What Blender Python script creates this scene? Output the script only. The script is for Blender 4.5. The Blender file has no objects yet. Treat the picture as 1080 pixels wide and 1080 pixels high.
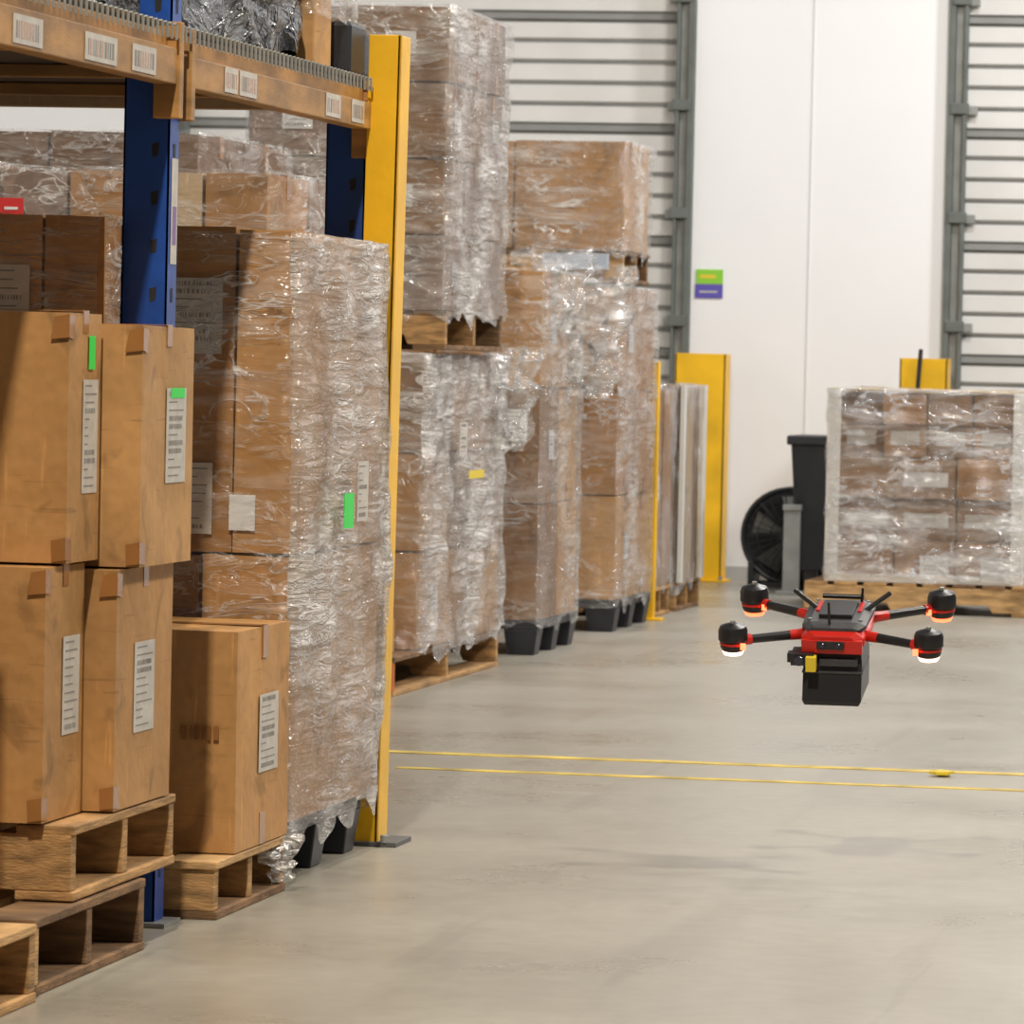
import bpy, bmesh, math, random
from mathutils import Matrix, Vector, noise
random.seed(7)
scene=bpy.context.scene
scene.view_settings.view_transform='Standard'
scene.view_settings.look='None'
COL=scene.collection

# ---------------------------------------------------------------- materials
def newmat(name):
    m=bpy.data.materials.new(name); m.use_nodes=True
    nt=m.node_tree; nt.nodes.clear()
    return m,nt,nt.nodes,nt.links
def mth(N,L,op,a,b=None,clamp=False):
    n=N.new('ShaderNodeMath'); n.operation=op; n.use_clamp=clamp
    for i,x in enumerate((a,b)):
        if x is None: continue
        if isinstance(x,(int,float)): n.inputs[i].default_value=x
        else: L.new(x,n.inputs[i])
    return n.outputs[0]
def nz(N,L,vec,scale,detail=5,dist=0,rough=.5,mscale=None,rot=None):
    if mscale or rot:
        mp=N.new('ShaderNodeMapping')
        if mscale: mp.inputs['Scale'].default_value=mscale
        if rot: mp.inputs['Rotation'].default_value=rot
        L.new(vec,mp.inputs['Vector']); vec=mp.outputs[0]
    n=N.new('ShaderNodeTexNoise'); n.inputs['Scale'].default_value=scale; n.inputs['Detail'].default_value=detail
    n.inputs['Distortion'].default_value=dist; n.inputs['Roughness'].default_value=rough
    L.new(vec,n.inputs['Vector']); return n.outputs['Fac']
def mrange(N,L,v,a,b,c,d):
    r=N.new('ShaderNodeMapRange'); r.inputs['From Min'].default_value=a; r.inputs['From Max'].default_value=b
    r.inputs['To Min'].default_value=c; r.inputs['To Max'].default_value=d; L.new(v,r.inputs['Value']); return r.outputs[0]
def simple(name,col,rough=.5,metal=0,noise_amt=.0,nscale=8,bump=0,bscale=60,emit=None,estr=0,spec=.5,stretch=None,bdist=.01):
    m,nt,N,L=newmat(name)
    out=N.new('ShaderNodeOutputMaterial'); b=N.new('ShaderNodeBsdfPrincipled')
    L.new(b.outputs[0],out.inputs[0])
    b.inputs['Base Color'].default_value=(*col,1); b.inputs['Roughness'].default_value=rough
    b.inputs['Metallic'].default_value=metal; b.inputs['Specular IOR Level'].default_value=spec
    geo=N.new('ShaderNodeNewGeometry')
    vec=geo.outputs['Position']
    if stretch:
        mp=N.new('ShaderNodeMapping'); mp.inputs['Scale'].default_value=stretch
        L.new(vec,mp.inputs['Vector']); vec=mp.outputs[0]
    if noise_amt>0:
        f=nz(N,L,vec,nscale,6)
        r=mrange(N,L,f,.3,.7,1-noise_amt,1+noise_amt)
        mx=N.new('ShaderNodeVectorMath'); mx.operation='SCALE'; mx.inputs[0].default_value=col
        L.new(r,mx.inputs['Scale']); L.new(mx.outputs[0],b.inputs['Base Color'])
    if bump>0:
        bp=N.new('ShaderNodeBump'); bp.inputs['Strength'].default_value=bump; bp.inputs['Distance'].default_value=bdist
        L.new(nz(N,L,vec,bscale,4),bp.inputs['Height']); L.new(bp.outputs[0],b.inputs['Normal'])
    if emit:
        b.inputs['Emission Color'].default_value=(*emit,1); b.inputs['Emission Strength'].default_value=estr
    return m
def cardboard(name,col,amt=.20):
    """board with blotches, rubbed spots, scratches and faint flutes"""
    m,nt,N,L=newmat(name)
    out=N.new('ShaderNodeOutputMaterial'); b=N.new('ShaderNodeBsdfPrincipled'); L.new(b.outputs[0],out.inputs[0])
    geo=N.new('ShaderNodeNewGeometry'); P=geo.outputs['Position']
    big=mrange(N,L,nz(N,L,P,2.6,5),.3,.7,1-amt,1+amt)
    fine=mrange(N,L,nz(N,L,P,45,3),.3,.7,.94,1.06)
    stain=mrange(N,L,nz(N,L,P,7,4,1.0),.58,.68,1,.70)
    scr=mrange(N,L,nz(N,L,P,1,3,.4,mscale=(60,60,3),rot=(.3,.2,0)),.65,.71,1,1.25)
    dk=mrange(N,L,nz(N,L,P,1,3,.4,mscale=(5,5,90),rot=(.1,.3,0)),.66,.72,1,.75)
    v=mth(N,L,'MULTIPLY',mth(N,L,'MULTIPLY',mth(N,L,'MULTIPLY',big,fine),mth(N,L,'MULTIPLY',stain,scr)),dk)
    mx=N.new('ShaderNodeVectorMath'); mx.operation='SCALE'; mx.inputs[0].default_value=col
    L.new(v,mx.inputs['Scale']); L.new(mx.outputs[0],b.inputs['Base Color'])
    b.inputs['Roughness'].default_value=.62
    bp=N.new('ShaderNodeBump'); bp.inputs['Strength'].default_value=.55; bp.inputs['Distance'].default_value=.025
    L.new(nz(N,L,P,6,3),bp.inputs['Height']); L.new(bp.outputs[0],b.inputs['Normal'])
    return m

def film(name,haze,rot=(0,0,0),scale=(3,3,24),tint=(.85,.86,.88),gloss=.10,rough=.10,lo=.50,hi=.66,base=.02,bump=.9,bd=.03,crease=.55):
    m,nt,N,L=newmat(name)
    out=N.new('ShaderNodeOutputMaterial')
    geo=N.new('ShaderNodeNewGeometry'); P=geo.outputs['Position']
    s1=nz(N,L,P,1,6,.6,mscale=scale,rot=rot)
    s2=nz(N,L,P,1,5,.8,mscale=(scale[0],scale[1],scale[2]*.7),rot=(rot[0]+.9,rot[1]-.8,0))
    s3=nz(N,L,P,1,3,1.2,mscale=(scale[0]*1.6,scale[1]*1.6,scale[2]*.5),rot=(rot[0]-.5,rot[1]+.5,0))
    patch=mrange(N,L,nz(N,L,P,2.6,3),.38,.62,.3,1.3)
    def crease_of(s): 
        return mth(N,L,'SUBTRACT',1,mth(N,L,'MULTIPLY',mth(N,L,'ABSOLUTE',mth(N,L,'SUBTRACT',s,.5)),38),True)
    cr=mth(N,L,'MAXIMUM',crease_of(s3),crease_of(s2))
    haz=mrange(N,L,mth(N,L,'MAXIMUM',s1,s2),lo,hi+.08,base,haze)
    haz=mth(N,L,'MAXIMUM',haz,mth(N,L,'MULTIPLY',cr,crease))
    fac=mth(N,L,'MULTIPLY',haz,patch,True)
    if base>=.9: fac=haz
    hgt=mth(N,L,'ADD',mth(N,L,'ADD',s1,s2),mth(N,L,'MULTIPLY',cr,.22))
    bp=N.new('ShaderNodeBump'); bp.inputs['Strength'].default_value=bump; bp.inputs['Distance'].default_value=bd
    L.new(hgt,bp.inputs['Height'])
    d=N.new('ShaderNodeBsdfPrincipled'); d.inputs['Base Color'].default_value=(*tint,1); d.inputs['Roughness'].default_value=.25
    L.new(bp.outputs[0],d.inputs['Normal'])
    t=N.new('ShaderNodeBsdfTransparent')
    m1=N.new('ShaderNodeMixShader'); L.new(fac,m1.inputs[0]); L.new(t.outputs[0],m1.inputs[1]); L.new(d.outputs[0],m1.inputs[2])
    g=N.new('ShaderNodeBsdfGlossy'); g.inputs['Roughness'].default_value=rough; L.new(bp.outputs[0],g.inputs['Normal'])
    m2=N.new('ShaderNodeMixShader'); m2.inputs[0].default_value=gloss; L.new(m1.outputs[0],m2.inputs[1]); L.new(g.outputs[0],m2.inputs[2])
    L.new(m2.outputs[0],out.inputs[0])
    return m

CARD=[cardboard('cardboard_a',(.43,.222,.073)),cardboard('cardboard_b',(.35,.172,.055)),
      cardboard('cardboard_c',(.47,.255,.092)),cardboard('cardboard_d',(.23,.115,.042))]
CARDGREY=cardboard('cardboard_grey',(.25,.17,.13))
CARDDARK=cardboard('cardboard_dark',(.15,.075,.033))
CARDLIGHT=cardboard('cardboard_light',(.48,.35,.21),.1)
TAPE=simple('packing_tape',(.30,.135,.042),.22,0,.15,10)
PAPER=simple('label_paper',(.50,.47,.43),.5,0,.12,30)
PAPERW=simple('label_paper_white',(.68,.68,.68),.5,0,.05,30)
INK=simple('label_ink',(.20,.19,.18),.6)
GREEN=simple('green_sticker',(.03,.68,.08),.5)
RED=simple('red_sticker',(.55,.02,.02),.5)
YSTK=simple('yellow_sticker',(.72,.54,.03),.5)
WOOD=simple('pallet_wood',(.37,.21,.082),.8,0,.5,6,.4,30,stretch=(2,1,8))
WOODD=simple('pallet_wood_dark',(.18,.10,.045),.85,0,.5,6,.4,30,stretch=(1,2,8))
WOODL=simple('pallet_wood_light',(.46,.28,.12),.8,0,.45,5,.4,30,stretch=(2,1,8))
WOODO=simple('pallet_wood_orange',(.50,.13,.03),.8,0,.3,6,.3,30)
PLAST=simple('black_plastic_pallet',(.016,.018,.024),.45,0,.2,10)
BLUE=simple('rack_blue',(.006,.055,.29),.42,0,.3,5,.1,40)
ORNG=simple('rack_beam_orange',(.35,.18,.052),.5,0,.4,4,.1,40,stretch=(1,1.5,5))
YEL=simple('guard_yellow',(.80,.45,.005),.42,0,.18,4,.1,30)
STEEL=simple('galvanised_steel',(.30,.31,.30),.45,.4,.15,10)
DARK=simple('dark_void',(.01,.01,.012),.7)
BLACKWRAP=film('black_stretch_film',1,(0,.5,0),(2.5,2.5,11),(.004,.004,.006),.045,.10,base=1,lo=.3,hi=.5,bump=1,bd=.05)
F_CLEAR=film('stretch_film_clear',.36,(.25,.25,0),(3,3,22),gloss=.055)
F_MID=film('stretch_film_medium',.58,(.3,.2,0),(3,3,20),base=.07,gloss=.13,tint=(.84,.82,.80),crease=.7)
F_SIDE=film('stretch_film_side',.62,(.5,.2,0),(4,4,30),base=.16,gloss=.14,tint=(.76,.74,.72),lo=.46,crease=.7)
F_HEAVY=film('stretch_film_heavy',.80,(.6,.2,0),(3.5,3.5,30),base=.34,gloss=.14,tint=(.68,.65,.63),lo=.45,hi=.62,crease=1)
F_VERT=film('stretch_film_vertical',.6,(0,.1,0),(26,26,3),base=.10,gloss=.12)
WHITEBOARD=simple('white_corner_board',(.62,.60,.56),.6,0,.05,10)

# ---------------------------------------------------------------- builder
class MB:
    def __init__(s): s.v=[];s.f=[];s.mi=[];s.mats=[]
    def m(s,mat):
        if mat not in s.mats: s.mats.append(mat)
        return s.mats.index(mat)
    def add(s,vs,fs,mat):
        o=len(s.v); s.v+= [Vector(p) for p in vs]; k=s.m(mat)
        for f in fs: s.f.append(tuple(o+i for i in f)); s.mi.append(k)
    def box(s,a,b,mat,M=None):
        x0,y0,z0=a;x1,y1,z1=b
        vs=[Vector(p) for p in[(x0,y0,z0),(x1,y0,z0),(x1,y1,z0),(x0,y1,z0),(x0,y0,z1),(x1,y0,z1),(x1,y1,z1),(x0,y1,z1)]]
        if M: vs=[M@p for p in vs]
        s.add(vs,[(0,3,2,1),(4,5,6,7),(0,1,5,4),(1,2,6,5),(2,3,7,6),(3,0,4,7)],mat)
    def cyl(s,p,q,r,mat,n=20,r2=None,cap=True):
        p=Vector(p);q=Vector(q); r2=r if r2 is None else r2
        d=(q-p).normalized(); u=d.orthogonal().normalized(); w=d.cross(u)
        vs=[];
        for c,rr in((p,r),(q,r2)):
            for i in range(n):
                a=2*math.pi*i/n; vs.append(c+u*math.cos(a)*rr+w*math.sin(a)*rr)
        fs=[(i,(i+1)%n,n+(i+1)%n,n+i) for i in range(n)]
        if cap: fs+=[tuple(range(n))[::-1],tuple(range(n,2*n))]
        s.add(vs,fs,mat)
    def lathe(s,c,prof,mat,n=28,M=None):
        vs=[];c=Vector(c)
        for r,z in prof:
            for i in range(n):
                a=2*math.pi*i/n; p=Vector((r*math.cos(a),r*math.sin(a),z))
                if M: p=M@p
                vs.append(c+p)
        fs=[]
        for j in range(len(prof)-1):
            for i in range(n): fs.append((j*n+i,j*n+(i+1)%n,(j+1)*n+(i+1)%n,(j+1)*n+i))
        fs.append(tuple(range(n))[::-1]); fs.append(tuple(range((len(prof)-1)*n,len(prof)*n)))
        s.add(vs,fs,mat)
    def torus(s,c,R,r,axis,mat,n=36,k=8):
        c=Vector(c); d=Vector(axis).normalized(); u=d.orthogonal().normalized(); w=d.cross(u); vs=[];fs=[]
        for i in range(n):
            a=2*math.pi*i/n; e=u*math.cos(a)+w*math.sin(a)
            for j in range(k):
                b=2*math.pi*j/k; vs.append(c+e*(R+r*math.cos(b))+d*r*math.sin(b))
        for i in range(n):
            for j in range(k): fs.append((i*k+j,((i+1)%n)*k+j,((i+1)%n)*k+(j+1)%k,i*k+(j+1)%k))
        s.add(vs,fs,mat)
    def prism(s,prof,x0,x1,axis,mat):
        n=len(prof); vs=[]
        for x in (x0,x1):
            for a,b in prof:
                vs.append((x,a,b) if axis=='x' else ((a,x,b) if axis=='y' else (a,b,x)))
        fs=[(i,(i+1)%n,n+(i+1)%n,n+i) for i in range(n)]+[tuple(range(n))[::-1],tuple(range(n,2*n))]
        s.add(vs,fs,mat)
    def obj(s,name,parent=None,bevel=0,smooth=False,seg=2):
        me=bpy.data.meshes.new(name); me.from_pydata([tuple(p) for p in s.v],[],s.f)
        for m in s.mats: me.materials.append(m)
        me.polygons.foreach_set('material_index',s.mi)
        bm=bmesh.new(); bm.from_mesh(me); bmesh.ops.recalc_face_normals(bm,faces=bm.faces); bm.to_mesh(me); bm.free()
        ob=bpy.data.objects.new(name,me); COL.objects.link(ob)
        if smooth:
            for p in me.polygons: p.use_smooth=True
            md=ob.modifiers.new('es','EDGE_SPLIT'); md.split_angle=math.radians(40)
        if bevel>0:
            b=ob.modifiers.new('bevel','BEVEL'); b.width=bevel; b.segments=seg; b.limit_method='ANGLE'
        if parent: ob.parent=parent
        return ob
def empty(name):
    e=bpy.data.objects.new(name,None); COL.objects.link(e); return e

# ---------------------------------------------------------------- cartons
def label_x(mb,x,yc,zc,w,h,paper=None):
    paper=paper or PAPER
    mb.box((x,yc-w/2,zc-h/2),(x+.0012,yc+w/2,zc+h/2),paper)
    xx=x+.0012
    n=max(3,int(h/.016))
    for i in range(n):
        z=zc+h/2-h*(i+.7)/(n+.6)
        if random.random()<.2:
            y=yc-w*.38
            while y<yc+w*.3:
                t=random.choice([.002,.003,.005]); mb.box((xx,y,z-.005),(xx+.0005,y+t,z+.005),INK); y+=t+random.choice([.003,.005])
        else:
            l=random.uniform(.2,.8)*w; mb.box((xx,yc-w*.4,z-.0014),(xx+.0005,yc-w*.4+l,z+.0014),INK)
def label_y(mb,y,xc,zc,w,h,paper=None):
    paper=paper or PAPER
    mb.box((xc-w/2,y-.0012,zc-h/2),(xc+w/2,y,zc+h/2),paper)
    yy=y-.0012; n=max(3,int(h/.018))
    for i in range(n):
        z=zc+h/2-h*(i+.7)/(n+.6); l=random.uniform(.3,.8)*w
        if random.random()<.25:
            x=xc-w*.38
            while x<xc+w*.3:
                t=random.choice([.002,.003,.006]); mb.box((x,yy-.0005,z-.005),(x+t,yy,z+.005),INK); x+=t+random.choice([.003,.005])
        else: mb.box((xc-w*.4,yy-.0005,z-.0014),(xc-w*.4+l,yy,z+.0014),INK)

def carton(mb,x0,x1,y0,y1,z0,z1,mat=None,tape='x',label=None,drop=.07):
    mat=mat or random.choice(CARD)
    j=lambda:random.uniform(-.005,.005)
    vs=[(x0+j(),y0+j(),z0),(x1,y0+j(),z0),(x1,y1+j(),z0),(x0,y1,z0),(x0,y0,z1+j()*.5),(x1-abs(j()),y0,z1-abs(j())),(x1-abs(j()),y1,z1-abs(j())),(x0,y1,z1)]
    mb.add(vs,[(0,3,2,1),(4,5,6,7),(0,1,5,4),(1,2,6,5),(2,3,7,6),(3,0,4,7)],mat)
    e=.0015
    xc=(x0+x1)/2;yc=(y0+y1)/2
    if tape=='x':
        mb.box((x0,yc-.025,z1),(x1,yc+.025,z1+e),TAPE)
        for zz0,zz1 in((z1-drop,z1+e),(z0,z0+drop)):
            mb.box((x1-.004,yc-.025,zz0),(x1+e,yc+.025,zz1),TAPE)
    elif tape=='y':
        mb.box((xc-.025,y0,z1),(xc+.025,y1,z1+e),TAPE)
        for zz0,zz1 in((z1-drop,z1+e),(z0,z0+drop)):
            mb.box((xc-.025,y0-.005-e,zz0),(xc+.025,y0,zz1),TAPE)
    elif tape=='corner':
        for zz0,zz1,k in((z1-.055,z1-.006,0),(z0+.003,z0+.05,.01)):
            mb.add([(x1-.036+k,y0-.0065,zz0),(x1+e,y0-.0065,zz0+.004),(x1+e,y0-.0065,zz1),(x1-.028,y0-.0065,zz1-.006)],[(0,1,2,3)],TAPE)
            mb.add([(x1+e,y0-.0065,zz0+.004),(x1+e,y0+.03+k,zz0),(x1+e,y0+.035,zz1-.004),(x1+e,y0-.0065,zz1)],[(0,1,2,3)],TAPE)
        mb.box((x0,yc-.025,z1),(x1,yc+.025,z1+e),TAPE)
        mb.box((x1-.004,yc-.02,z1-drop*.6),(x1+e*.5,yc+.02,z1+e),TAPE)
    if label: label_x(mb,x1+.001,*label)

def wood_pallet(mb,x0,x1,y0,y1,z0,h=.14,dark=False,block=None):
    A=WOODD if dark else WOOD
    bt=.018; L=x1-x0
    n=max(5,int(L/.14)); bw=L/n*.78
    for i in range(n):
        xa=x0+(L-bw)*i/(n-1); j=random.uniform(-.010,.010); jz=random.uniform(-.002,0)
        mb.box((xa,y0+j,z0+h-bt+jz),(xa+bw,y1+j,z0+h+jz),random.choice([A,A,WOODD,WOODL]))
    for i in range(3):
        xa=x0+(L-bw)*i/2
        mb.box((xa,y0,z0),(xa+bw,y1,z0+bt),random.choice([A,WOODD]))
    sw=.042
    for i in range(3):
        ya=y0+(y1-y0-sw)*i/2
        zt=z0+h-bt; zb=z0+bt
        m=random.choice([A,WOOD,WOODD,block]) if block else random.choice([A,WOOD,WOODL])
        jx=random.uniform(-.008,0)
        pr=[(x0,zb),(x0+L*.18,zb),(x0+L*.2,zb+.035),(x0+L*.36,zb+.035),(x0+L*.38,zb),(x0+L*.62,zb),(x0+L*.64,zb+.035),(x0+L*.8,zb+.035),(x0+L*.82,zb),(x1+jx,zb),(x1+jx,zt),(x0,zt)]
        n0=len(pr); vs=[(a,ya,b) for a,b in pr]+[(a,ya+sw,b) for a,b in pr]
        fs=[(k,(k+1)%n0,n0+(k+1)%n0,n0+k) for k in range(n0)]+[tuple(range(n0)),tuple(range(n0,2*n0))]
        mb.add(vs,fs,m)
def plastic_pallet(mb,x0,x1,y0,y1,z0,h=.14):
    mb.box((x0,y0,z0+h-.035),(x1,y1,z0+h),PLAST)
    for i in range(3):
        for j in range(3):
            xa=x0+(x1-x0-.14)*i/2; ya=y0+(y1-y0-.14)*j/2
            cx,cy=xa+.07,ya+.07
            vs=[]
            for hw,z in((.055,z0),(.07,z0+h-.035)):
                vs+=[(cx-hw,cy-hw,z),(cx+hw,cy-hw,z),(cx+hw,cy+hw,z),(cx-hw,cy+hw,z)]
            mb.add(vs,[(0,3,2,1),(4,5,6,7),(0,1,5,4),(1,2,6,5),(2,3,7,6),(3,0,4,7)],PLAST)

def wrap(name,x0,x1,y0,y1,z0,z1,mat,parent,off=.008,amp=.02,fx=7,fz=5,top=True,seed=0,res=.03,rag=.03,flare=None,side_mat=None):
    """stretch-film skin with rounded corners and wrinkled relief"""
    x0-=off;x1+=off;y0-=off;y1+=off; r=.03
    pts=[]
    def side(ax,ay,bx,by):
        L=math.hypot(bx-ax,by-ay); n=max(2,int(L/res))
        for i in range(n): 
            t=i/n; pts.append((ax+(bx-ax)*t,ay+(by-ay)*t))
    side(x0+r,y0,x1-r,y0)
    for k in range(4): a=-math.pi/2+k*math.pi/8; pts.append((x1-r+r*math.cos(a),y0+r+r*math.sin(a)))
    side(x1,y0+r,x1,y1-r)
    for k in range(4): a=k*math.pi/8; pts.append((x1-r+r*math.cos(a),y1-r+r*math.sin(a)))
    side(x1-r,y1,x0+r,y1)
    for k in range(4): a=math.pi/2+k*math.pi/8; pts.append((x0+r+r*math.cos(a),y1-r+r*math.sin(a)))
    side(x0,y1-r,x0,y0+r)
    for k in range(4): a=math.pi+k*math.pi/8; pts.append((x0+r+r*math.cos(a),y0+r+r*math.sin(a)))
    n=len(pts); nzz=max(3,int((z1-z0)/res)); cx=(x0+x1)/2; cy=(y0+y1)/2
    vs=[];fs=[];mi=[]
    for j in range(nzz+1):
        tz=j/nzz
        for i,(x,y) in enumerate(pts):
            z=z0+(z1-z0)*tz
            if j==0: z+=rag*(noise.noise(Vector((x*7,y*7,seed)))-.2)
            # long diagonal tension folds
            q=Vector(((x+y)*fx*.8+z*2.5,seed*3.1,z*fz*1.6-(x+y)*5))
            q2=Vector(((x+y)*3-z*4,seed*1.7,z*18+(x+y)*6))
            d=max(0,noise.noise(q))*amp + max(0,noise.noise(q2))*amp*.45 + abs(noise.noise(q*5))*amp*.08
            if flare: d+=flare(x,y,tz)
            ex=(x-cx)/((x1-x0)/2); ey=(y-cy)/((y1-y0)/2)
            nx_=ex**5; ny_=ey**5; l=math.hypot(nx_,ny_) or 1
            vs.append((x+nx_/l*d,y+ny_/l*d,z))
    for j in range(nzz):
        for i in range(n):
            fs.append((j*n+i,j*n+(i+1)%n,(j+1)*n+(i+1)%n,(j+1)*n+i))
            mi.append(1 if (side_mat and pts[i][0]>x1-.025) else 0)
    if top:
        o=len(vs)
        for x,y in pts:
            vs.append((cx+(x-cx)*.86,cy+(y-cy)*.86,z1+.006+.012*noise.noise(Vector((x*12,y*12,seed)))))
        for i in range(n): fs.append((nzz*n+i,nzz*n+(i+1)%n,o+(i+1)%n,o+i)); mi.append(0)
    me=bpy.data.meshes.new(name); me.from_pydata(vs,[],fs); me.materials.append(mat)
    if side_mat: me.materials.append(side_mat)
    me.polygons.foreach_set('material_index',mi)
    for p in me.polygons: p.use_smooth=True
    ob=bpy.data.objects.new(name,me); COL.objects.link(ob); ob.parent=parent
    return ob

def tail(name,p,L,W,mat,parent,seed=0):
    """loose bunched film"""
    vs=[];fs=[];n=24;k=16
    for j in range(n+1):
        for i in range(k+1):
            t=j/n;u=i/k-.5
            w=W*(1-.6*t)*(1+.25*noise.noise(Vector((t*4,seed,1))))
            q=Vector((u*7,t*5,seed)); q2=q*2.6
            s=min(1,W/.35)
            vs.append((p[0]+.05*s+(.08*noise.noise(q)+.03*noise.noise(q2))*s+u*w*.6,p[1]+u*w+.06*s*noise.noise(q+Vector((9,0,0))),p[2]-L*t+.04*s*noise.noise(q2)))
    for j in range(n):
        for i in range(k): a=j*(k+1)+i; fs.append((a,a+1,a+k+2,a+k+1))
    me=bpy.data.meshes.new(name); me.from_pydata(vs,[],fs); me.materials.append(mat)
    for f in me.polygons: f.use_smooth=True
    ob=bpy.data.objects.new(name,me); COL.objects.link(ob); ob.parent=parent

def grid(mb,x0,x1,y0,y1,z0,z1,nx,ny,nzz,mats=CARD,labels=.4,tape='x',jit=.014):
    for k in range(nzz):
        for i in range(nx):
            for j in range(ny):
                g=.004
                a=x0+(x1-x0)*i/nx; b=x0+(x1-x0)*(i+1)/nx
                c=y0+(y1-y0)*j/ny; d=y0+(y1-y0)*(j+1)/ny
                e=z0+(z1-z0)*k/nzz; f=z0+(z1-z0)*(k+1)/nzz
                js=random.uniform(-jit,0); jy=random.uniform(0,jit) if j==0 else 0
                carton(mb,a+g,b-g+(js if i==nx-1 else 0),c+g+jy,d-g,e+.001,f-.004,random.choice(mats),tape)
                if i==nx-1 and random.random()<labels:
                    label_x(mb,b-g+js+.002,(c+d)/2+.1*(d-c),(e+f)/2,min(.12,(d-c)*.3),min(.12,(f-e)*.3),PAPERW)
                if j==0 and random.random()<labels:
                    label_y(mb,c+g+jy-.005,(a+b)/2,(e+f)/2,min(.12,(b-a)*.3),min(.12,(f-e)*.3),PAPERW)

# ================================================================ ROOM
WY=28.8
def concrete():
    m,nt,N,L=newmat('concrete_floor')
    out=N.new('ShaderNodeOutputMaterial'); b=N.new('ShaderNodeBsdfPrincipled'); L.new(b.outputs[0],out.inputs[0])
    geo=N.new('ShaderNodeNewGeometry'); P=geo.outputs['Position']
    n=nz(N,L,P,.9,8,0,.6)
    cr=N.new('ShaderNodeValToRGB'); cr.color_ramp.elements[0].position=.3; cr.color_ramp.elements[1].position=.72
    cr.color_ramp.elements[0].color=(.275,.255,.212,1); cr.color_ramp.elements[1].color=(.36,.338,.288,1)
    L.new(n,cr.inputs[0])
    n2=nz(N,L,P,14,8)
    r=mrange(N,L,n2,.3,.7,.92,1.07)
    tyre=mrange(N,L,nz(N,L,P,1,5,.5,mscale=(2.2,.28,1),rot=(0,0,.25)),.56,.66,1,.88)
    tyre2=mrange(N,L,nz(N,L,P,1,4,.3,mscale=(9,.5,1),rot=(0,0,-.12)),.64,.70,1,.88)
    speck=mrange(N,L,nz(N,L,P,38,2),.70,.76,1,.82)
    v=mth(N,L,'MULTIPLY',mth(N,L,'MULTIPLY',r,tyre),mth(N,L,'MULTIPLY',tyre2,speck))
    sc=N.new('ShaderNodeVectorMath'); sc.operation='SCALE'; L.new(cr.outputs[0],sc.inputs[0]); L.new(v,sc.inputs['Scale'])
    L.new(sc.outputs[0],b.inputs['Base Color'])
    L.new(mrange(N,L,n,.3,.7,.22,.42),b.inputs['Roughness'])
    bp=N.new('ShaderNodeBump'); bp.inputs['Strength'].default_value=.06; bp.inputs['Distance'].default_value=.01
    L.new(n2,bp.inputs['Height']); L.new(bp.outputs[0],b.inputs['Normal'])
    return m
CONC=concrete()
WALL=simple('painted_wall_white',(.84,.84,.845),.6,0,.025,1.2)
mb=MB(); mb.box((-9,-3,-.15),(7,WY+.2,0),CONC); mb.obj('floor')
DL0,DL1=-7.2,-4.20; DR0,DR1=-2.79,.25; DH=3.9; WH=7.5
for a,b in (((-9,WY,0),(DL0,WY+.2,WH)),((DL1,WY,0),(DR0,WY+.2,WH)),((DR1,WY,0),(7,WY+.2,WH)),((DL0,WY,DH+.12),(DL1,WY+.2,WH)),((DR0,WY,DH+.12),(DR1,WY+.2,WH))):
    mb=MB(); mb.box(a,b,WALL); mb.obj('wall_back')
mb=MB(); mb.box((-9.2,-3,0),(-9,WY+.2,WH),WALL); mb.obj('wall_left')
mb=MB(); mb.box((-3.545,WY-.006,0),(-3.537,WY,WH),simple('wall_joint',(.72,.73,.74),.6)); mb.obj('trim_1')
mb=MB(); mb.box((DL1+.02,WY-.012,0),(DR0-.02,WY-.001,.07),simple('wall_base',(.45,.45,.44),.6)); mb.obj('baseboard_back')
DOORW=simple('door_panel_white',(.70,.69,.67),.45,0,.06,3)
DOORG=simple('door_groove_grey',(.26,.26,.25),.6,0,.1,5)
TRACK=simple('door_track_grey',(.13,.145,.135),.5,.2,.15,8)
def dock_door(name,x0,x1):
    e=empty(name)
    mb=MB(); z=.02
    yb=WY+.10
    while z<DH:
        for k in range(5):
            za=z+k*.118; 
            mb.prism([(yb,za+.004),(yb-.022,za+.012),(yb-.022,za+.094),(yb,za+.102)],x0+.05,x1-.05,'x',DOORW)
            mb.box((x0+.05,yb,za),(x1-.05,yb+.02,za+.118),DOORG)
        mb.box((x0+.05,yb-.03,z+.588),(x1-.05,yb+.015,z+.620),DOORG)
        z+=.625
    mb.obj('panels',e)
    mb=MB()
    for s,xe in((1,x0),(-1,x1)):
        a,b=sorted((xe+s*.002,xe+s*.037)); mb.box((a,WY-.05,0),(b,WY+.1,DH+.1),TRACK)
        a,b=sorted((xe+s*.035,xe+s*.10)); mb.box((a,WY+.0,0),(b,WY+.03,DH),STEEL)
        a,b=sorted((xe+s*.085,xe+s*.105)); mb.box((a,WY-.05,0),(b,WY+.04,DH),TRACK)
        zz=.2
        while zz<DH:
            a,b=sorted((xe+s*.02,xe+s*.12)); mb.box((a,WY-.06,zz),(b,WY-.02,zz+.06),TRACK)
            a,b=sorted((xe+s*.1,xe+s*.16)); mb.box((a,WY+.03,zz),(b,WY+.07,zz+.05),STEEL); zz+=.6
    mb.obj('tracks',e,.004)
dock_door('door_1',DL0,DL1); dock_door('door_2',DR0,DR1)

mb=MB(); mb.box((-4.17,WY-.008,1.64),(-4.02,WY-.001,1.72),simple('sign_green',(.25,.58,.04),.5)); mb.box((-4.175,WY-.008,1.56),(-4.02,WY-.001,1.635),simple('sign_blue',(.10,.08,.40),.5))
mb.box((-4.15,WY-.009,1.59),(-4.05,WY-.0085,1.60),PAPER); mb.box((-4.15,WY-.009,1.67),(-4.06,WY-.0085,1.69),YSTK)
mb.obj('wall_sign')

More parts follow.
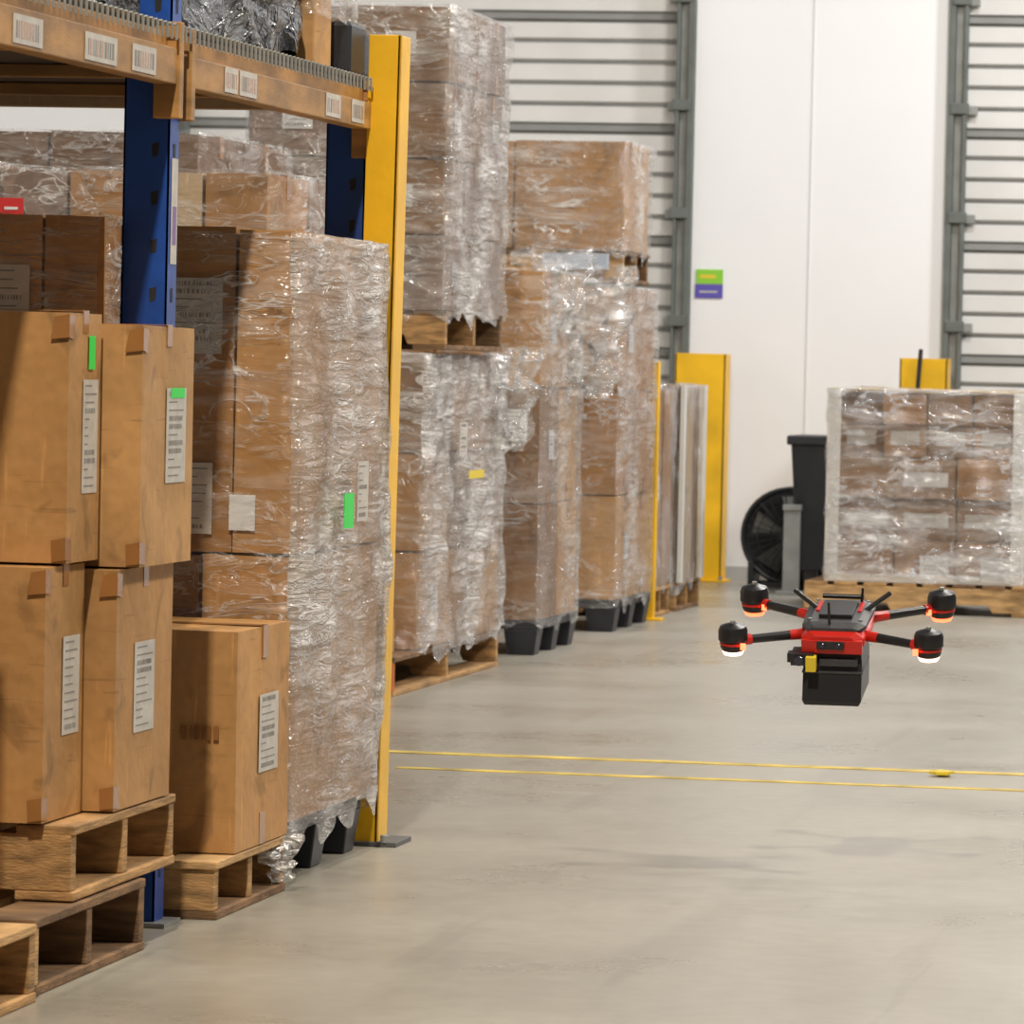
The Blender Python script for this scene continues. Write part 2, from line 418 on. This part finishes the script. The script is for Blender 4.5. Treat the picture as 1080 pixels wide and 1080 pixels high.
YT=simple('floor_tape_yellow',(.56,.41,.07),.6,0,.45,9)
mb=MB(); mb.box((-3.3,15.42,0),(3,15.5,.002),YT); mb.box((-3.0,14.84,0),(3,14.90,.002),YT)
for i in range(5):
    a=random.uniform(0,3); c=(-1.45+random.uniform(-.015,.015),15.35+random.uniform(-.08,.08))
    M=Matrix.Translation((c[0],c[1],.004+.001*i))@Matrix.Rotation(a,4,'Z')
    mb.box((-.018,-.02,0),(.018,.02,.008),YSTK,M)
mb.obj('floor_marking_tape')

def guard(x,y,w,h,dep=.2):
    mb=MB()
    mb.box((x,y,.0),(x+w,y+.012,h),YEL); mb.box((x,y,0),(x+.012,y+dep,h),YEL); mb.box((x+w-.012,y,0),(x+w,y+dep,h),YEL)
    mb.box((x-.03,y-.03,0),(x+w+.03,y+dep,.012),YEL)
    for xx in(x+.0,x+w): mb.cyl((xx,y-.015,.012),(xx,y-.015,.03),.012,STEEL)
    return mb.obj('door_track_guard',None,.003)
guard(-4.205,28.3,.28,1.25)
guard(-2.97,28.3,.26,1.25)
mb=MB(); mb.cyl((-2.86,28.1,.9),(-2.84,28.14,1.3),.012,DARK); mb.box((-2.89,28.05,0),(-2.80,28.17,.9),DARK); mb.cyl((-2.845,28.11,0),(-2.845,28.11,.02),.12,DARK); mb.obj('floor_scanner_stand',None,.004)

# ================================================================ RACK
rack=empty('pallet_rack')
XF=-2.634; XB=-3.78
def post(mb,xr,y,h):
    x0=xr-.098
    mb.box((x0,y,0),(xr,y+.004,h),BLUE); mb.box((x0,y,0),(x0+.004,y+.08,h),BLUE); mb.box((xr-.004,y,0),(xr,y+.08,h),BLUE)
    mb.box((x0-.03,y-.03,0),(xr+.03,y+.11,.01),STEEL)
    z=.1
    while z<h-.05:
        xx=x0+.062
        mb.prism([(xx,z),(xx+.012,z+.004),(xx+.014,z+.032),(xx-.002,z+.028)],y-.0008,y+.0005,'y',DARK)  # slots are flat dark patches, painting the shade of open holes
        yy=y+.04
        vs=[(xr+.0008,yy-.008,z),(xr+.0008,yy+.008,z),(xr+.0008,yy+.01,z+.03),(xr+.0008,yy-.01,z+.03)]
        mb.add(vs,[(0,1,2,3)],DARK); z+=.1
def beam(mb,x,y0,y1,z0,z1,mat=ORNG):
    mb.box((x-.045,y0,z0),(x,y1,z1-.035),mat); mb.box((x-.05,y0,z1-.037),(x-.022,y1,z1),mat)
    mb.box((x-.05,y0-.006,z0-.07),(x+.006,y0+.03,z1+.02),mat); mb.box((x-.05,y1-.03,z0-.07),(x+.006,y1+.006,z1+.02),mat)
P1,P2=10.53,12.50
mb=MB()
for yy,hh in((7.8,3.6),(P1,3.6),(P2,1.97)):
    post(mb,XF,yy,hh); post(mb,XB+.1,yy,hh)
for y in(7.8,P1,P2):
    for za,zb in((.2,.2),(.2,.9),(.95,.95),(.95,1.3)):
        if y==P2 and zb>1.25: continue
        mb.cyl((XB+.05,y+.05,za),(XF-.05,y+.05,zb),.012,BLUE,8)
mb.obj('uprights',rack)
mb=MB()
for xx in(XF+.02,XB+.05):
    beam(mb,xx,7.88,P1,1.75,1.86); beam(mb,xx,P1+.08,P2,1.75,1.85)
mb.box((XB,12.38,1.79),(XF-.03,12.42,1.83),CARDLIGHT)
for y in(8.4,9.3,10.2,11.2,12.0):
    mb.box((XB,y,1.80),(XF-.03,y+.04,1.828),ORNG)
mb.obj('load_beams',rack,.003)
DECK=simple('deck_board_dark',(.07,.042,.024),.8,0,.3,5)
mb=MB(); mb.box((XB+.05,7.95,1.83),(XF-.005,P1-.02,1.862),DECK); mb.box((XB+.05,P1+.1,1.83),(XF-.005,P2-.04,1.862),DECK); mb.obj('shade_deck_boards',rack,.003)  # solid deck added below the wire to darken the underside and shade the loads
mb=MB(); x=XB
while x<XF: mb.cyl((x,7.9,1.868),(x,P2-.05,1.868),.003,STEEL,5,cap=False); x+=.05
y=7.95
while y<P2-.02: mb.cyl((XB,y,1.872),(XF+.025,y,1.872),.003,STEEL,5,cap=False); mb.cyl((XF+.025,y,1.872),(XF+.025,y,1.84),.003,STEEL,5,cap=False); y+=.04
mb.obj('wire_decking',rack)
mb=MB()
xl=XF+.021
for yc,w in((9.88,.24),(10.22,.19),(10.98,.12),(11.14,.16),(12.02,.16),(12.3,.14),(9.35,.2)):
    mb.box((xl,yc-w/2,1.758),(xl+.0015,yc+w/2,1.812),PAPER)
    y=yc-w*.42
    while y<yc+w*.38:
        t=random.choice([.006,.01,.014]); mb.box((xl+.0015,y,1.768),(xl+.002,y+t,1.80),random.choice([INK,TAPE])); y+=t+.009
mb.box((XF+.001,P1+.02,1.38),(XF+.002,P1+.07,1.60),PAPER); mb.box((XF+.002,P1+.03,1.42),(XF+.0025,P1+.06,1.50),simple('sticker_purple',(.2,.12,.3),.5))
mb.obj('bin_labels',rack)
mb=MB()
def slab(xb0,xb1,xt0,xt1,y0,y1,z0,z1,mat):
    vs=[(xb0,y0,z0),(xb1,y0,z0),(xb1,y1,z0),(xb0,y1,z0),(xt0,y0,z1),(xt1,y0,z1),(xt1,y1,z1),(xt0,y1,z1)]
    mb.add(vs,[(0,3,2,1),(4,5,6,7),(0,1,5,4),(1,2,6,5),(2,3,7,6),(3,0,4,7)],mat)
slab(-2.64,-2.560,-2.622,-2.543,12.46,12.475,.01,1.98,YEL)
slab(-2.568,-2.560,-2.551,-2.543,12.46,12.58,.01,1.98,YEL)
mb.box((-2.70,12.45,0),(-2.51,12.64,.012),simple('guard_foot',(.10,.10,.10),.6))
for xx in(-2.67,-2.54): mb.cyl((xx,12.455,.01),(xx,12.455,.03),.01,STEEL)
mb.obj('post_protector',rack,.002)

# ================================================================ NEAR LOADS
e=empty('carton_pallet'); mb=MB(); wood_pallet(mb,-3.62,-2.53,8.15,9.24,0,.145); mb.obj('pallet',e,.003)
mb=MB(); 
for x0,x1 in((-3.6,-3.11),(-3.1,-2.61)):
    for y0,y1 in((8.2,8.66),(8.68,9.14)):
        carton(mb,x0,x1,y0,y1,.147,.68); carton(mb,x0,x1,y0,y1,.682,1.2)
mb.obj('cartons',e,.006)
e=empty('carton_pallet'); mb=MB()
wood_pallet(mb,-3.62,-2.55,9.29,10.12,0,.145,True); wood_pallet(mb,-3.60,-2.56,9.60,10.40,.147,.145)
mb.obj('pallets',e,.003)
mb=MB()
carton(mb,-3.05,-2.62,9.58,9.87,.295,.785,CARD[0],'corner',(9.77,.55,.12,.19))
carton(mb,-3.0,-2.56,9.89,10.34,.295,.77,CARD[0],'corner',(10.11,.53,.16,.18))
carton(mb,-3.06,-2.605,9.66,9.90,.788,1.272,CARD[0],'corner',(9.82,1.03,.11,.22))
carton(mb,-2.97,-2.53,9.94,10.36,.773,1.25,CARD[2],'corner',(10.21,1.03,.16,.19))
carton(mb,-3.5,-3.06,9.6,9.95,.295,.78); carton(mb,-3.5,-3.02,9.97,10.35,.295,.78)
carton(mb,-3.5,-3.07,9.6,9.92,.785,1.26); carton(mb,-3.5,-2.99,9.96,10.35,.785,1.25)
mb.box((-2.603,9.80,1.16),(-2.601,9.84,1.225),GREEN); mb.box((-2.529,10.16,1.105),(-2.5265,10.27,1.125),GREEN)
mb.obj('cartons',e,.008)
mb=MB()
carton(mb,-3.5,-2.86,10.38,10.50,1.0,1.475,CARD[0],'y'); carton(mb,-2.855,-2.725,10.38,10.50,1.0,1.473,CARD[1],'none')
carton(mb,-3.5,-2.725,10.38,10.50,.295,.995,CARD[1],'none')
label_y(mb,10.375,-2.93,1.31,.09,.12)
mb.obj('back_cartons',e,.006)
wrap('stretch_film',-3.5,-2.725,10.385,10.50,.9,1.475,F_CLEAR,e,off=.006,amp=.006)
e=empty('carton_pallet'); mb=MB(); wood_pallet(mb,-3.6,-2.54,10.70,11.36,0,.125); mb.obj('pallet',e,.003)
mb=MB()
carton(mb,-2.98,-2.54,10.85,11.365,.127,.605,CARD[0],'x',(11.15,.37,.18,.17))
carton(mb,-3.42,-3.0,10.85,11.36,.127,.605,CARD[1])
for k,(x,w) in enumerate(((-2.66,.012),(-2.64,.004),(-2.632,.012),(-2.615,.004),(-2.607,.012),(-2.59,.012))):
    mb.box((x,10.843,.37),(x+w,10.8442,.40),TAPE)
mb.obj('cartons',e,.008)
tail('film_scrap',(-2.555,11.30,.125),.10,.12,F_MID,e,6)
e=empty('shrink_wrapped_pallet'); mb=MB(); plastic_pallet(mb,-3.6,-2.58,11.48,12.36,0,.14); mb.obj('pallet',e,.004)
mb=MB()
xl=-2.562
carton(mb,-2.69,xl,11.42,12.42,.75,1.475,CARD[0],'none'); carton(mb,-3.55,-2.695,11.42,12.42,.75,1.482,CARD[1],'none')
carton(mb,-2.76,xl,11.42,12.42,.142,.745,CARD[0],'none'); carton(mb,-3.55,-2.765,11.42,12.42,.142,.745,CARD[3],'none')
label_y(mb,11.413,-2.79,1.28,.13,.17); label_y(mb,11.413,-2.79,.87,.10,.16)
mb.box((-2.70,11.411,.80),(-2.64,11.413,.88),PAPERW)
mb.obj('cartons',e,.008)
def fl(x,y,t): return (.03*max(0,noise.noise(Vector((y*5,t*4,3))))+.02*math.sin(math.pi*min(1,t*1.1)))*(1 if x>-2.6 else 0)
wrap('stretch_film',-3.55,xl,11.42,12.42,.12,1.47,F_CLEAR,e,off=.008,amp=.022,rag=.08,flare=fl,seed=2,res=.016,side_mat=F_HEAVY)
mb=MB(); mb.box((xl+.060,11.72,.80),(xl+.062,11.82,.88),GREEN); label_x(mb,xl+.040,12.02,.88,.12,.14); mb.obj('stickers',e)

# upper level loads on the rack
e=empty('black_wrapped_pallet'); mb=MB(); wood_pallet(mb,-3.6,-2.80,10.75,11.75,1.878,.06,True); mb.obj('pallet',e)
mb=MB(); grid(mb,-3.58,-2.69,10.76,11.93,1.94,2.7,2,2,2); mb.obj('cartons',e,.005)
wrap('stretch_film',-3.58,-2.69,10.72,11.93,1.885,2.7,BLACKWRAP,e,amp=.05,seed=5,res=.02)
e=empty('shrink_wrapped_carton'); mb=MB(); carton(mb,-3.5,-2.66,12.02,12.20,1.878,2.6,CARD[2],'none'); mb.obj('carton',e,.005)
wrap('stretch_film',-3.5,-2.66,12.02,12.45,2.0,2.6,F_MID,e,amp=.04,seed=8,res=.02)
mb=MB(); mb.prism([(12.28,1.875),(12.62,1.875),(12.62,1.93),(12.52,1.97),(12.45,2.0),(12.28,2.0)],-3.5,-2.63,'x',PLAST); mb.obj('tray',e,.01)
e=empty('black_wrapped_pallet'); mb=MB(); wood_pallet(mb,-3.6,-2.80,8.3,10.0,1.878,.10,True); mb.obj('pallet',e)
mb=MB(); grid(mb,-3.58,-2.70,8.3,10.40,1.98,2.7,2,3,2); mb.obj('cartons',e,.005)
wrap('stretch_film',-3.58,-2.70,8.3,10.40,1.89,2.7,BLACKWRAP,e,amp=.05,seed=6)

# ================================================================ STOCK BEHIND THE RACK
def stock(x0,x1,y0,y1,H,nx,ny,nzz,mats,fm=None,seed=0,wood=True,amp=.02,labels=.15,z0=0,name='shrink_wrapped_pallet',res=.03,tape='x',flare=None,block=None,dark=False,side=None,py0=None):
    e=empty(name); mb=MB()
    (wood_pallet if wood else plastic_pallet)(*( (mb,x0-.02,x1+.0,y0 if py0 is None else py0,y1,z0,.14) ), **({'block':block,'dark':dark} if wood else {}))
    mb.obj('pallet',e,.003)
    mb=MB(); grid(mb,x0,x1,y0,y1,z0+.142,H,nx,ny,nzz,mats,labels,tape); mb.obj('cartons',e,.006)
    if fm: wrap('stretch_film',x0,x1,y0,y1,z0+.13,H,fm,e,amp=amp,seed=seed,res=res,flare=flare,side_mat=side,rag=.08)
    return e
stock(-5.2,-4.2,14.6,15.7,1.74,2,2,3,[CARDGREY,CARD[3]],F_CLEAR,1)
stock(-4.15,-3.35,14.6,15.7,1.72,4,2,3,[CARDLIGHT,CARDGREY,CARD[1]],F_CLEAR,2,labels=.1)
stock(-4.95,-3.95,16.2,17.5,1.9,2,2,3,[CARDGREY,CARDDARK],F_CLEAR,3,labels=.1)
mb=MB(); mb.box((-4.14,14.55,1.55),(-4.07,14.555,1.63),RED); mb.box((-3.72,14.55,1.52),(-3.66,14.555,1.60),RED)
for x in(-4.105,-3.69):
    for z in(1.60,1.57): mb.box((x-.02,14.547,z-.004),(x+.02,14.549,z+.004),PAPERW)
mb.obj('hanging_tag')

# ================================================================ FAR ROW
XR=-3.62
e=stock(XR-.75,XR-.02,18.4,20.0,1.21,2,3,3,CARD,F_MID,11,res=.03,amp=.045,block=WOODO,side=F_HEAVY,py0=17.95)
mb=MB(); label_x(mb,XR+.03,18.9,.9,.14,.12); mb.box((XR+.035,19.0,.75),(XR+.036,19.3,.78),YSTK); mb.obj('stickers',e)
mb=MB(); carton(mb,XR-.26,XR-.08,18.02,18.25,.142,.26,CARD[0],'y'); carton(mb,XR-.5,XR-.28,18.0,18.3,.142,.24,CARD[1],'y'); mb.obj('small_cartons',e,.004)
e=stock(XR-.72,XR+.03,18.5,19.65,2.47,2,3,4,[CARDGREY,CARDGREY,CARD[3]],F_MID,12,labels=.3,z0=1.225,res=.03,amp=.03,block=WOODO,side=F_HEAVY)
tail('film_tail',(XR+.0,19.8,1.25),.40,.35,F_SIDE,e,3)
e=stock(XR-.9,XR,20.75,21.7,1.56,2,2,3,CARD,F_CLEAR,13,wood=False,amp=.02,side=F_SIDE)
mb=MB(); label_y(mb,20.72,XR-.11,.93,.11,.13,PAPERW); mb.obj('sticker',e)
tail('film_tail',(XR+.03,21.5,1.60),.55,.50,F_SIDE,e,5); tail('film_tail',(XR-.05,21.0,1.66),.35,.45,F_SIDE,e,8)
e=stock(XR-.9,XR,22.75,23.75,1.53,2,2,3,CARD,F_CLEAR,14,wood=False,amp=.02,side=F_SIDE)
e=stock(XR-1.0,XR-.0,22.75,23.5,2.17,2,2,1,[CARD[0],CARD[2]],F_MID,15,z0=1.545,labels=.3,amp=.035,dark=True,side=F_SIDE)
mb=MB(); mb.box((XR-.35,22.66,1.60),(XR-.06,22.72,1.67),simple('blue_white_sheet',(.40,.46,.56),.4)); mb.obj('sheet',e)
e=stock(XR-.9,XR-.04,24.1,24.65,1.07,2,2,1,[CARD[1],CARDLIGHT],F_VERT,16,amp=.02)
e=stock(XR-.9,XR-.03,24.8,25.55,1.09,3,3,1,[CARD[1],CARD[3],CARDLIGHT],F_VERT,17,amp=.02)
mb=MB(); 
for y in(24.8,25.50): mb.box((XR-.03,y-.02,.14),(XR-.01,y+.05,1.09),WHITEBOARD)
mb.box((XR-.5,24.77,.14),(XR-.42,24.79,1.09),WHITEBOARD); mb.obj('corner_boards',e)
mb=MB(); mb.box((XR-.04,23.86,.0),(XR+.0,23.92,1.2),YEL); mb.box((XR-.08,23.84,0),(XR+.04,23.96,.012),YEL); mb.obj('bollard_post',None,.003)

# ================================================================ WHITE-BOARD CRATE LOAD
e=empty('shrink_wrapped_pallet'); mb=MB()
cx0,cx1,cy=-3.0,-2.03,25.3
wood_pallet(mb,cx0-.09,cx1+.06,cy-.05,cy+1.0,0,.15); mb.obj('pallet',e,.003)
mb=MB()
rows=[(.155,.36),(.36,.56),(.56,.76),(.76,.92),(.92,1.075)]
for k,(a,b) in enumerate(rows):
    n=3 if k<3 else 4
    for i in range(n):
        xa=cx0+.04+(cx1-cx0-.08)*i/n; xb=cx0+.04+(cx1-cx0-.08)*(i+1)/n
        st=.05 if (k%2) else 0
        if k>=3 and i in(0,): st=.12
        carton(mb,xa+.004,xb-.004,cy+st+.02,cy+.9,a+.002,b-.002,random.choice([CARD[1],CARD[3],CARD[3]]),'none')
        if k in(1,3) or random.random()<.2: mb.box((xa+.04,cy+st+.012,a+.06),(xb-.04,cy+st+.0145,a+.13),PAPER)
        if k==0 and i>0: label_y(mb,cy+st+.014,(xa+xb)/2+.05,a+.08,.14,.10,PAPERW)
mb.obj('cartons',e,.005)
mb=MB()
for xx in((cx0,cx0+.065),(cx1-.065,cx1)):
    mb.box((xx[0],cy-.012,.15),(xx[1],cy+.0,1.085),WHITEBOARD)
mb.box((cx0,cy,.15),(cx0+.012,cy+.06,1.085),WHITEBOARD); mb.box((cx1-.012,cy,.15),(cx1,cy+.06,1.085),WHITEBOARD)
mb.box((cx0,cy,.15),(cx1,cy+.012,.19),WHITEBOARD)
mb.box((cx0,cy,1.078),(cx1,cy+.92,1.092),CARDLIGHT)
mb.obj('corner_boards',e,.002)
wrap('stretch_film',cx0+.005,cx1-.005,cy-.008,cy+.92,.17,1.09,film('stretch_film_crate',.8,(0,.05,0),(2.5,2.5,14),base=.06,gloss=.13,lo=.5,crease=.6),e,amp=.02,seed=20)

# bin and fan by the wall
mb=MB()
BL=simple('black_plastic',(.015,.017,.02),.4,0,.2,6)
bx,by=-3.16,27.4
vs=[]
for hw,hd,z in((.21,.2,.12),(.25,.26,.80)): vs+=[(bx-hw,by-hd,z),(bx+hw,by-hd,z),(bx+hw,by+hd,z),(bx-hw,by+hd,z)]
mb.add(vs,[(0,3,2,1),(4,5,6,7),(0,1,5,4),(1,2,6,5),(2,3,7,6),(3,0,4,7)],BL)
mb.box((bx-.27,by-.28,.78),(bx+.27,by+.3,.83),BL); mb.cyl((bx-.26,by+.33,.80),(bx+.26,by+.33,.80),.016,BL)
for s in(-1,1): mb.cyl((bx+s*.21,by+.2,.12),(bx+s*.26,by+.2,.12),.12,BL)
mb.box((bx-.17,by-.18,0),(bx-.11,by-.1,.13),BL); mb.box((bx+.11,by-.18,0),(bx+.17,by-.1,.13),BL)
mb.obj('wheeled_trash_bin',None,.01)
mb=MB(); fc=(-3.49,27.9,.28)
for d in(-.1,0,.1): mb.torus((fc[0],fc[1]+d,fc[2]),.25,.014,(0,1,0),BL)
n=30
mb.cyl((fc[0],fc[1]-.1,fc[2]),(fc[0],fc[1]-.13,fc[2]),.05,BL)
for i in range(n):
    a=2*math.pi*i/n; mb.cyl((fc[0],fc[1]-.12,fc[2]),(fc[0]+.25*math.cos(a),fc[1]-.1,fc[2]+.25*math.sin(a)),.003,BL,5)
for R in(.1,.17,.22): mb.torus((fc[0],fc[1]-.11,fc[2]),R,.003,(0,1,0),BL)
for i in range(5):
    a=2*math.pi*i/5; c,s=math.cos(a),math.sin(a); c2,s2=math.cos(a+.6),math.sin(a+.6)
    mb.add([(fc[0]+.04*c,fc[1]-.03,fc[2]+.04*s),(fc[0]+.22*c,fc[1]-.05,fc[2]+.22*s),(fc[0]+.22*c2,fc[1]+.04,fc[2]+.22*s2),(fc[0]+.04*c2,fc[1]+.02,fc[2]+.04*s2)],[(0,1,2,3)],STEEL)
mb.cyl((fc[0],fc[1]+.12,fc[2]),(fc[0],fc[1]+.05,fc[2]),.24,DARK)
mb.box((fc[0]-.2,fc[1]-.14,0),(fc[0]+.2,fc[1]-.1,.03),BL); mb.box((fc[0]-.2,fc[1]+.1,0),(fc[0]+.2,fc[1]+.14,.03),BL)
for s in(-1,1): mb.box((fc[0]+s*.2-.015,fc[1]-.14,0),(fc[0]+s*.2+.015,fc[1]+.14,.14),BL)
mb.obj('drum_fan')
mb=MB(); mb.box((-3.42,27.0,0),(-3.335,27.04,.46),STEEL); mb.box((-3.45,26.94,0),(-3.31,27.08,.02),STEEL); mb.box((-3.425,26.99,.44),(-3.33,27.05,.47),STEEL); mb.obj('steel_bollard',None,.003)

# ================================================================ DRONE
dr=empty('quadcopter_drone')
DB=simple('drone_black',(.010,.010,.012),.35); DR=simple('drone_red',(.50,.014,.007),.32); DG=simple('drone_plate',(.04,.04,.045),.45,0,.2,60)
GLOW=simple('led_glow',(1,.3,.2),.4,emit=(1,.09,.03),estr=5); GLW=simple('led_white',(1,.9,.8),.4,emit=(1,.5,.35),estr=5)
LENS=simple('lens_glass',(.02,.02,.04),.05)
mb=MB()
def loft(secs,mat):
    n=8;vs=[];fs=[]
    for y,hw,z0,z1 in secs:
        c=.3
        zz=z1-z0
        vs+=[(-hw*.7,y,z0),(hw*.7,y,z0),(hw,y,z0+zz*c),(hw,y,z1-zz*c),(hw*.75,y,z1),(-hw*.75,y,z1),(-hw,y,z1-zz*c),(-hw,y,z0+zz*c)]
    for j in range(len(secs)-1):
        for i in range(n): fs.append((j*n+i,j*n+(i+1)%n,(j+1)*n+(i+1)%n,(j+1)*n+i))
    fs.append(tuple(range(n))[::-1]); fs.append(tuple(range((len(secs)-1)*n,len(secs)*n)))
    mb.add(vs,fs,mat)
loft([(-.135,.055,-.02,.010),(-.12,.075,-.028,.018),(-.05,.082,-.03,.024),(.08,.078,-.03,.024),(.13,.06,-.02,.018)],DR)
loft([(-.115,.06,.014,.026),(-.09,.076,.012,.034),(.08,.080,.012,.034),(.13,.06,.014,.028)],DG)
mb.box((-.04,-.06,.032),(.04,.07,.044),DB); mb.box((-.055,.0,.032),(-.045,.08,.038),DR); mb.box((.045,.0,.032),(.055,.08,.038),DR)
for x,y in((-.06,-.07),(.06,-.07),(-.06,.1),(.06,.1)): mb.cyl((x,y,.033),(x,y,.037),.005,STEEL,10)
mb.box((-.072,-.142,-.03),(.072,-.125,.002),DR); mb.box((-.035,-.150,-.018),(.03,-.138,.001),DB)
for x in(-.022,.016): mb.cyl((x,-.151,-.007),(x,-.156,-.007),.006,LENS,16)
mb.box((-.095,-.165,-.055),(-.04,-.10,-.026),DB); mb.cyl((-.075,-.166,-.041),(-.075,-.176,-.041),.012,LENS,16)
mb.box((-.105,-.150,-.052),(-.094,-.12,-.03),DB)
mb.box((-.058,-.178,-.066),(-.034,-.150,-.030),YSTK)
vs=[]
for hw,ya,yb,z in((.066,-.112,.03,-.028),(.070,-.122,.035,-.06),(.070,-.150,.02,-.145),(.064,-.150,.01,-.155)):
    vs+=[(-hw,ya,z),(hw,ya,z),(hw,yb,z),(-hw,yb,z)]
fs=[(0,1,2,3),(12,15,14,13)]
for k in range(3):
    for i in range(4): fs.append((k*4+i,k*4+(i+1)%4,k*4+4+(i+1)%4,k*4+4+i))
mb.add(vs,fs,DB)
mb.box((-.072,-.132,-.082),(.072,.02,-.076),DG); mb.box((-.03,-.138,-.062),(.06,-.118,-.045),DG)
mb.cyl((-.05,.03,.03),(-.115,.08,.062),.006,DB,10); mb.cyl((.06,.03,.03),(.115,.08,.062),.006,DB,10)
mb.cyl((-.05,.1,.045),(.05,.1,.045),.006,DB,10)
mb.cyl((-.01,-.10,.03),(-.012,-.10,.085),.0035,DB,8); mb.cyl((.045,.09,.03),(.048,.09,.07),.0035,DB,8)
mb.obj('hull',dr,.002)
mb=MB()
for sx,sy in((-1,-1),(1,-1),(-1,1),(1,1)):
    mx=sx*(.232 if sy<0 else .228); my=-.16 if sy<0 else .19
    a=Vector((sx*.065,sy*.075,0)); b=Vector((mx,my,.0))
    mid=a.lerp(b,.25)
    mb.cyl(a,mid,.014,DR,14,.012); mb.cyl(mid,b,.0115,DB,14,.010)
    mb.cyl(a.lerp(b,.76),a.lerp(b,.92),.013,DR,14)
    mb.lathe(b,[(.016,-.026),(.026,-.022),(.030,-.014),(.030,-.006)],DB)
    mb.lathe(b,[(.0315,-.007),(.0315,-.001)],DR)
    mb.lathe(b,[(.030,-.001),(.035,.004),(.035,.026),(.031,.036),(.018,.041),(.008,.044)],DB)
    mb.lathe(b,[(.006,.044),(.006,.050)],STEEL)
    mb.lathe(b,[(.022,-.032),(.026,-.024)],GLW if sy<0 else GLOW)
    mb.box((b.x-sx*.028-.006,b.y-.036,-.012),(b.x-sx*.028+.006,b.y-.028,.002),GLOW)
mb.obj('arms_and_motors',dr,.0012,True)
dr.location=(-1.430,12.38,.580)
dr.rotation_euler=(math.radians(13),0,0)

# ================================================================ LIGHTS
def area(name,loc,target,size,power,col=(1,1,1),sy=None):
    l=bpy.data.lights.new(name,'AREA'); l.size=size; l.energy=power; l.color=col
    if sy: l.shape='RECTANGLE'; l.size_y=sy
    o=bpy.data.objects.new(name,l); COL.objects.link(o); o.location=loc
    o.rotation_euler=(Vector(target)-Vector(loc)).to_track_quat('-Z','Y').to_euler(); return o
area('aisle_fill_lamp',(-1.75,4.8,7.2),(-2.8,11.4,.8),.22,640,(1,.89,.73))
area('aisle_fill_lamp',(2.4,12.2,6.6),(-2.4,11.4,.4),.7,350,(1,.91,.77))  # fill lamp added off the aisle row to brighten the aisle-side faces
area('aisle_fill_lamp',(-.5,18.0,7.2),(-1.6,19,0),.9,280,(1,.94,.86))
area('aisle_fill_lamp',(-1.2,24.0,7.2),(-2.2,25,0),.9,280,(1,.98,.95))
area('aisle_fill_lamp',(3.5,15.0,7.2),(-2.5,18,0),1.0,260,(1,.95,.87))
area('aisle_fill_lamp',(3.2,25.0,7.0),(-2.5,28.5,1),1.0,430,(.98,.98,1))
w=bpy.data.worlds.new('world'); scene.world=w; w.use_nodes=True
bg=w.node_tree.nodes['Background']; bg.inputs[0].default_value=(1,.96,.91,1); bg.inputs[1].default_value=.135

# ================================================================ CAMERA
f=5500.0;psi=math.atan(990/5500);pitch=math.atan(162/5500);roll=0.0225
R=(Matrix.Rotation(psi,3,'Z')@Matrix.Rotation(math.pi/2-pitch,3,'X')@Matrix.Rotation(roll,3,'Z'))
cd=bpy.data.cameras.new('camera'); cam=bpy.data.objects.new('camera',cd); COL.objects.link(cam)
cam.matrix_world=Matrix.Translation((0,0,1.2))@R.to_4x4()
cd.sensor_width=36; cd.lens=f/1080*36; cd.clip_end=200
cd.dof.use_dof=True; cd.dof.focus_distance=12.0; cd.dof.aperture_fstop=16
scene.camera=cam
